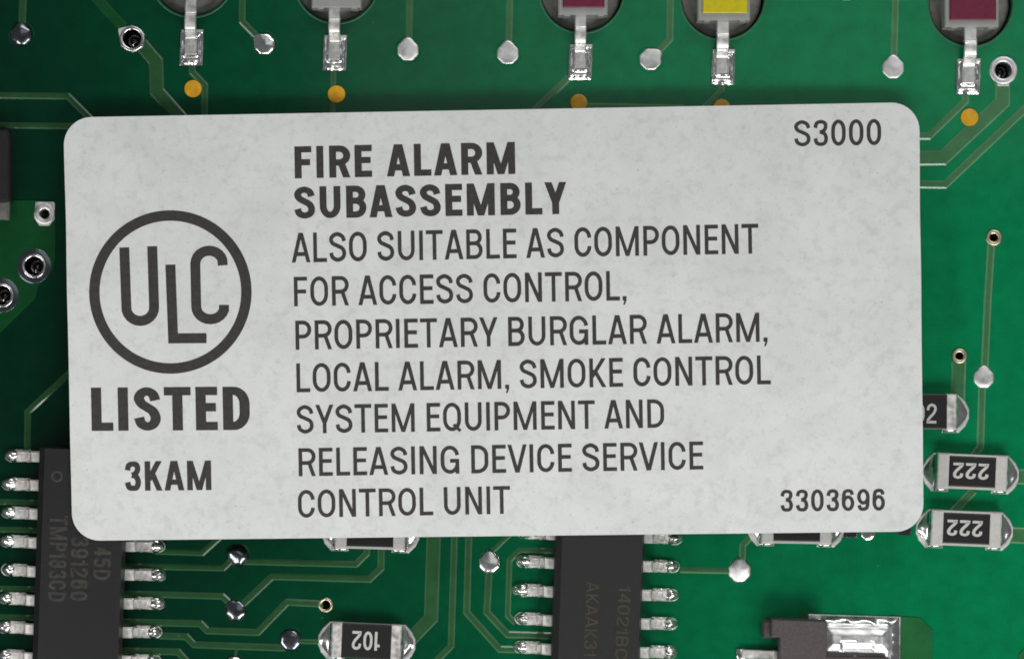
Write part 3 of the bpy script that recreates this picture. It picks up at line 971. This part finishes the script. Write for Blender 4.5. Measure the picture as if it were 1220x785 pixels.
# ------------------------------------------------------------------ chip resistors
def resistor_proto(kind):
    """kind 0: black glaze in a window of pale alumina; kind 1: glaze over the full width, bright narrow terminals."""
    t = empty('chip_resistor', (0, 0, 0), 0, '-', 'resistor', 'black chip resistors around the label')
    L, Wd, H = 1.55, 0.775, 0.58
    ci, mg = ((1.0, 0.10), (1.06, 0.005))[kind]
    mb = MB(); mb.box(-L + 0.05, L - 0.05, -Wd, Wd, 0.06, H - 0.03, 0.02)
    mb.build('body', M['ceramic'], t)
    g = MB(); g.box(-ci - 0.03, ci + 0.03, -Wd + mg, Wd - mg, H - 0.04, H + 0.012, 0.05, 0.03)
    g.build('coating', M['glaze'], t)
    for sg in (-1, 1):
        e = MB(); xa, xb = (sg * ci, sg * L)
        e.box(min(xa, xb), max(xa, xb), -Wd - 0.012, Wd + 0.012, 0.03, H - 0.002, 0.055, 0.05)
        cap = e.build('end_cap', (M['terminal'], M['cap'])[kind], t, True, 30)
        # land on the board: straight by the body, tapering to a point outwards
        p = MB(); p.prism([(sg * 0.95, -0.93), (sg * 1.72, -0.93), (sg * 2.02, -0.62), (sg * 2.17, -0.28), (sg * 2.17, 0.14), (sg * 1.98, 0.48), (sg * 1.68, 0.76), (sg * 0.95, 0.76)], 0.0, 0.06, 0.035)
        p.build('solder_pad', M['tin'], cap)
        # fillet climbing the end face, concave, pinched towards the point
        f = MB(); vs = []; fs = []; ni, nj = 12, 14
        for i in range(ni + 1):
            u = i / ni
            for j in range(nj + 1):
                v = j / nj * 2 - 1
                half = Wd * (1 - 0.66 * u ** 1.25)
                zc = 0.50 - 0.22 * (u / .22) if u < .22 else 0.28 - 0.21 * (u - .22) / .78
                z = 0.05 + zc * (1 - 0.62 * abs(v) ** 1.5)
                z += 0.06 * noise.noise((u * 1.6 + sg * 5, v * 1.5, 4 + kind)) * math.sin(PI * u)
                vs.append((sg * (L - 0.01 + 0.54 * u * (1 - 0.15 * v * v)), v * half - 0.07 * u, max(z, 0.055)))
        for i in range(ni):
            for j in range(nj):
                a = i * (nj + 1) + j; fs.append((a, a + 1, a + nj + 2, a + nj + 1))
        f.add(vs, fs); f.build('solder_fillet', M['solder'], cap, True, 80)
        # solder showing along the lower edge of the land
        q = MB(); q.box(min(sg * 1.0, sg * 1.62), max(sg * 1.0, sg * 1.62), -0.92, -0.74, 0.05, 0.20, 0.07, 0.13)
        q.build('solder_fillet', M['solder'], cap, True, 80)
    return t


PROTO = [resistor_proto(0), resistor_proto(1)]
RES = [  # centre pixel, turn, text, text start, text end, cap, label
    (1158.5, 562, -2.4, '222', (1178.3, 552.5), (1136, 550.7), 19.0, .165, 'black resistor marked 222, upper of the pair right of the label', 0),
    (1151.5, 629.5, -2.3, '222', (1171, 620.5), (1129, 618.6), 19.0, .165, 'black resistor marked 222, lower of the pair at the label corner', 0),
    (1098.5, 490, -0.6, '102', (1080.5, 503.5), (1115.5, 504.3), 23.5, .135, 'resistor right of the label with only the digit 2 clear', 1),
    (436.5, 763.5, -2.6, '102', (453, 752.5), (420, 751.0), 22.3, .15, 'resistor marked 102 at the bottom, left of the middle chip', 1),
    (441, 633, -1.6, '', 0, 0, 0, 0, 'resistor mostly hidden under the lower label edge, above the one marked 102', 0),
    (949.5, 626.5, -1.0, '', 0, 0, 0, 0, 'resistor peeking out under the lower label edge beneath the number 3303696', 0)]
used = [False, False]
for (cx, cy, rz, txt, a, e, cap, s, lb_, kind) in RES:
    o = copy_tree(PROTO[kind]) if used[kind] else PROTO[kind]
    used[kind] = True
    p = P(cx, cy, 0.58)
    o.location = (p.x, p.y, 0); o.rotation_euler = (0, 0, math.radians(rz)); o['label'] = lb_
    if txt:
        bpy.context.view_layer.update()
        coat = [c_ for c_ in o.children if c_.name.startswith('coating')][0]
        for c_ in list(coat.children): bpy.data.objects.remove(c_)
        ink = Ink(0.58 + 0.018)
        al = (e[0] - a[0], e[1] - a[1]); L = math.hypot(*al)
        up = (al[1] / L * cap, -al[0] / L * cap)
        ink.text(txt, a, al, up, s)
        ink.build('printed_text', M['white_ink'], coat)


# ------------------------------------------------------------------ indicator lights sunk in the round holes
def led(i, hx, hy, colour, frame_px, win_y, lead_px, y0, ys, pad, label_):
    """frame_px: x0, x1, lower y of the clear frame; win_y: lower y of the coloured face; lead_px: x0, x1 near the body / near the foot; y0: where the lead leaves the body;
    ys: bend, end of hump, start of foot, end of foot; pad: x0, x1, y0, y1."""
    c_ = P(hx, hy, 0)
    t = empty('indicator_light', (c_.x, c_.y, -1.6), 0, label_, 'indicator light', 'indicator lights in the round holes')
    t2 = Vector((c_.x, c_.y, -1.6))

    def put(mb, name, mat, par, smooth=False, sharp=40, base=t2):
        mb.v = [tuple(Vector(p) - base) for p in mb.v]
        return mb.build(name, mat, par, smooth, sharp)
    # grey lens filling most of the hole
    mb = MB(); mb.lathe([(LED_R * 0.965, -1.59), (LED_R * 0.965, -0.40), (LED_R * 0.92, -0.32), (0.001, -0.28)], 48, (c_.x - 0.05, c_.y))
    put(mb, 'lens', M['led_grey'], t, True, 40)
    fx0, fx1, fy = frame_px
    zt = 0.98
    a = P(fx0, fy, zt); b_ = P(fx1, fy, zt); up = P((fx0 + fx1) / 2, fy - 75, zt)
    mb = MB(); mb.box(a.x, b_.x, a.y, up.y, -0.5, zt - 0.1, 0.06, 0.06)
    fr = put(mb, 'frame', M['frost'], t)
    w = 5.0 / S
    mb = MB(); q = P(0, win_y, zt + 0.1); mb.box(a.x + w * 1.15, b_.x - w * 0.75, q.y, up.y - w, zt - 0.35, zt + 0.04, 0.04, 0.03)
    put(mb, 'coloured_face', M[colour], t, True, 30)
    # little feet of the frame beside the lead
    for sx in (0.12, 0.80):
        mb = MB(); x = a.x + (b_.x - a.x) * sx; mb.box(x, x + 0.28, a.y - 0.05, a.y + 0.12, -0.1, zt - 0.14, 0.04); put(mb, 'frame_lug', M['frost'], fr)
    # lead: out of the body, a step, a hump over the edge of the hole, down to the land
    xa, xb = lead_px; yb, yh, yf, ye = ys
    zl = 0.70
    pts = [(y0 - 3, zl), (y0, zl), (yb - 3, zl), (yb - 0.6, zl + .02), (yb + 0.6, zl - .05), (yb + 3, zl + .02), (yb + 5, zl + .06)]
    for k in range(1, 9):
        u = k / 8; pts.append((yb + 5 + (yh - yb - 5) * math.sin(u * PI / 2), zl + .06 - 0.20 * (1 - math.cos(u * PI / 2))))
    pts += [(yh + (yf - yh) * .30, 0.40), (yh + (yf - yh) * .62, 0.24)]
    for k in range(1, 5):
        u = k / 4; pts.append((yh + (yf - yh) * (.62 + .38 * u), 0.24 - 0.085 * math.sin(u * PI / 2)))
    pts.append((ye, 0.155))
    x_body, x_foot = (xa[0] + xa[1]) / 2, (xb[0] + xb[1]) / 2
    wd_ = (xa[1] - xa[0]) / S
    path = [(P(0, y, z).y, z) for y, z in pts]
    mb = MB(); mb.strip(path, wd_, 0.11)
    # shear the strip so that it runs from the body's middle to the land
    ya_, yb_ = path[0][0], path[-1][0]
    X0, X1 = P(x_body, 0, 0.70).x, P(x_foot, 0, 0.15).x
    mb.v = [(x + X0 + (X1 - X0) * (y - ya_) / (yb_ - ya_), y, z) for x, y, z in mb.v]
    ld = put(mb, 'lead', M['steel'], t, True, 35)
    px0, px1, py0, py1 = pad
    lean = 1.5
    mb = MB(); mb.prism([XY(px0 + lean, py0), XY(px1 + lean, py0), XY(px1, py1), XY(px0, py1)], 0.0, 0.075, 0.035)
    put(mb, 'solder_pad', M['tin'], t)
    # solder rising round the foot
    ce = P((px0 + px1) / 2, (py0 + py1) / 2 + 2, 0)
    hw, hh = (px1 - px0) / S / 2, (py1 - py0) / S / 2
    mb = MB(); vs = []; fs = []; N = 40; Nx = 30
    for i2 in range(N + 1):
        v = i2 / N * 2 - 1
        for j in range(Nx + 1):
            u = j / Nx * 2 - 1
            du = max(0, abs(u) - 0.46) * hw; dv = max(0, -0.36 - v, v - 0.62) * hh
            d = math.hypot(du, dv)
            rim = min(1, (1 - max(abs(u), abs(v))) / 0.10)
            wob = 1 + 0.45 * noise.noise((u * 1.4 + i * 9, v * 1.6, 1))
            z = 0.072 + 0.19 * math.exp(-(d / (0.080 * wob)) ** 1.3) * rim + 0.060 * max(0.1, 1 + 1.5 * noise.noise((u * 2.1 + i * 5, v * 2.4, 6))) * math.exp(-((max(abs(u), abs(v)) - 0.84) / 0.10) ** 2) * (1 if max(abs(u), abs(v)) < 0.999 else 0.2)
            if d < 0.004: z = 0.13
            vs.append((ce.x + u * hw * 0.99 + lean / S * .5 * (v), ce.y - 2 / S * 0 + v * hh * 0.93, z))
    for i2 in range(N):
        for j in range(Nx):
            q = i2 * (Nx + 1) + j; fs.append((q, q + 1, q + Nx + 2, q + Nx + 1))
    mb.add(vs, fs); put(mb, 'solder_fillet', M['solder'], ld, True, 80)
    return t


led(0, 229, -30, 'red_led', (199, 259, 2 - 12), -22, ((221, 235), (220, 234)), -8, (14, 36, 47, 64), (214.5, 241, 35.5, 78), 'indicator light at top left with only its grey lead showing')
led(1, 401, -22.5, 'red_led', (371, 430, 9), -8, ((391.5, 405.5), (392, 405.5)), 5, (22, 40, 51, 70), (385, 412, 42, 84), 'second indicator light from the left with a pale frame edge')
led(2, 693, -11, 'red_led', (665, 724, 17.5), 9, ((685, 699), (684, 698)), 13, (31, 52, 63, 82), (677.5, 704.5, 53, 95), 'maroon indicator light above the word ALARM')
led(3, 861, -3, 'yellow_led', (831.5, 894, 24), 15.5, ((854, 869), (853, 867)), 18, (39, 58, 70, 88), (847.5, 874.5, 59, 101), 'yellow indicator light at the top')
led(4, 1156.5, 5, 'red_led', (1126, 1190.5, 32), 24, ((1148.5, 1164), (1147, 1161.5)), 30, (48, 67, 80, 98), (1139, 1167, 70, 112), 'maroon indicator light at top right beside a large hole')


# ------------------------------------------------------------------ power transistor at the bottom right
c_ = P(985, 775, 0)
t = empty('power_transistor', (c_.x, c_.y, 0), 0, 'grey power transistor with a bright soldered metal tab at lower right', 'transistor')
T0 = Vector((c_.x, c_.y, 0))


def putT(mb, name, mat, par, smooth=False, sharp=40):
    mb.v = [tuple(Vector(p) - T0) for p in mb.v]; return mb.build(name, mat, par, smooth, sharp)


poly = lambda pts, z: [XY(x, y, z) for x, y in pts]
mb = MB(); mb.prism(poly([(919.5, 737), (985, 739.5), (986, 850), (929, 850), (929, 759), (919, 759)], 1.3), 0.1, 1.3, 0.05)
putT(mb, 'body', M['greybody'], t)
mb = MB(); mb.prism(poly([(909, 739), (924, 738), (924, 760), (908.5, 760)], 0.8), 0.1, 0.8, 0.08, 0.25)
putT(mb, 'body_step', M['greybody'], t)
mb = MB(); mb.prism(poly([(980, 781), (1057, 783), (1057, 850), (980, 850)], 0.7), 0.1, 0.7, 0.05)
putT(mb, 'body_step', M['greybody'], t)
# tinned land under the tab, its solder raised in a rim
mb = MB(); mb.prism(poly([(963, 731), (1073.5, 734.5), (1072, 850), (963, 850)], 0.1), 0.0, 0.10, 0.05)
pad = putT(mb, 'solder_pad', M['tin'], t)
mb = MB(); vs = []; fs = []; NX, NY = 44, 26
for i in range(NX + 1):
    for j in range(NY + 1):
        u, v = i / NX, j / NY
        x, y = 965 + 106.5 * u, 732.5 + 3.2 * u + 58 * v
        e = min(u / .18, (1 - u) / .10, v / .16, 1)
        z = 0.10 + 0.20 * math.sin(min(e, 1) * PI / 2) + 0.10 * noise.noise((u * 9, v * 5, 2)) * min(e, 1) + 0.05 * noise.noise((u * 22, v * 12, 7)) * min(e, 1)
        q = P(x, y, z); vs.append((q.x, q.y, max(z, 0.09)))
for i in range(NX):
    for j in range(NY):
        a = i * (NY + 1) + j; fs.append((a, a + 1, a + NY + 2, a + NY + 1))
mb.add(vs, fs); putT(mb, 'solder_bed', M['solder'], pad, True, 80)
# tab: a bent strip whose two faces fall away from a flat slot, clipped at the corners
mb = MB(); vs = []; fs = []; NX, NY = 40, 28
for i in range(NX + 1):
    for j in range(NY + 1):
        u, v = i / NX, j / NY
        clip = 5.5 * max(0, abs(v - .5) - .32) / .18
        x = (980 + clip) + (83 - 2 * clip) * u; y = 742 + 1.2 * u + 38.5 * v
        ev = min(v, 1 - v) * 1.43; eu = min(u, 1 - u) * 3.1
        e = min(ev, eu * 1.1)
        z = 0.34 + 0.50 * min(e, 0.50) + 0.03 * noise.noise((u * 6, v * 4, 3))
        slot = max(abs(u - .50) - .20, 0) / .05; slot = max(slot, max(abs(v - .70) - .09, 0) / .05)
        if slot < 1: z -= 0.12 * (1 - slot) ** 0.5
        if abs(v - .12) < .05: z += 0.035 * (1 - abs(v - .12) / .05)
        q = P(x, y, z); vs.append((q.x, q.y, z))
for i in range(NX):
    for j in range(NY):
        a = i * (NY + 1) + j; fs.append((a, a + 1, a + NY + 2, a + NY + 1))
border = [i * (NY + 1) for i in range(NX + 1)] + [NX * (NY + 1) + j for j in range(1, NY + 1)] + [i * (NY + 1) + NY for i in range(NX - 1, -1, -1)] + [j for j in range(NY - 1, 0, -1)]
base = len(vs)
for b_ in border: vs.append((vs[b_][0], vs[b_][1], 0.08))
for k in range(len(border)):
    k2 = (k + 1) % len(border); fs.append((border[k], border[k2], base + k2, base + k))
mb.add(vs, fs); tab = putT(mb, 'metal_tab', M['tab'], t, True, 50)
for (ya, yb) in ((773.5, 784.5), (835, 846)):
    mb = MB(); mb.prism(poly([(884, ya), (927, ya + 1), (927, yb), (884, yb)], .3), 0.18, 0.30, 0.04)
    ld = putT(mb, 'lead', M['lead'], t)
    mb = MB(); mb.prism(poly([(877, ya - 1), (890, ya - 1), (890, yb + 2), (877, yb + 2)], .1), 0.0, 0.16, 0.08); putT(mb, 'solder_pad', M['solder'], ld, True, 80)
    mb = MB(); mb.prism(poly([(921, ya + 1), (927.5, ya + 1), (927.5, yb + 1), (921, yb + 1)], .5), 0.10, 0.5, 0.05); putT(mb, 'lead_bend', M['lead'], ld)

# ------------------------------------------------------------------ dark part cut by the left edge of the picture
c_ = P(-20, 205, 0)
t = empty('black_component', (c_.x, c_.y, 0), 0, 'dark block component cut off by the left picture edge', 'component')
T0 = Vector((c_.x, c_.y, 0))
mb = MB(); mb.prism(poly([(-70, 152), (7, 154), (11.5, 160), (11.5, 240), (-70, 240)], 1.0), 0.1, 1.0, 0.08); putT(mb, 'body', M['chip'], t)
mb = MB(); mb.prism(poly([(-60, 239), (10.5, 239), (10, 262), (-60, 258)], 0.5), 0.05, 0.5, 0.10); putT(mb, 'end_cap', M['led_grey'], t, True, 30)
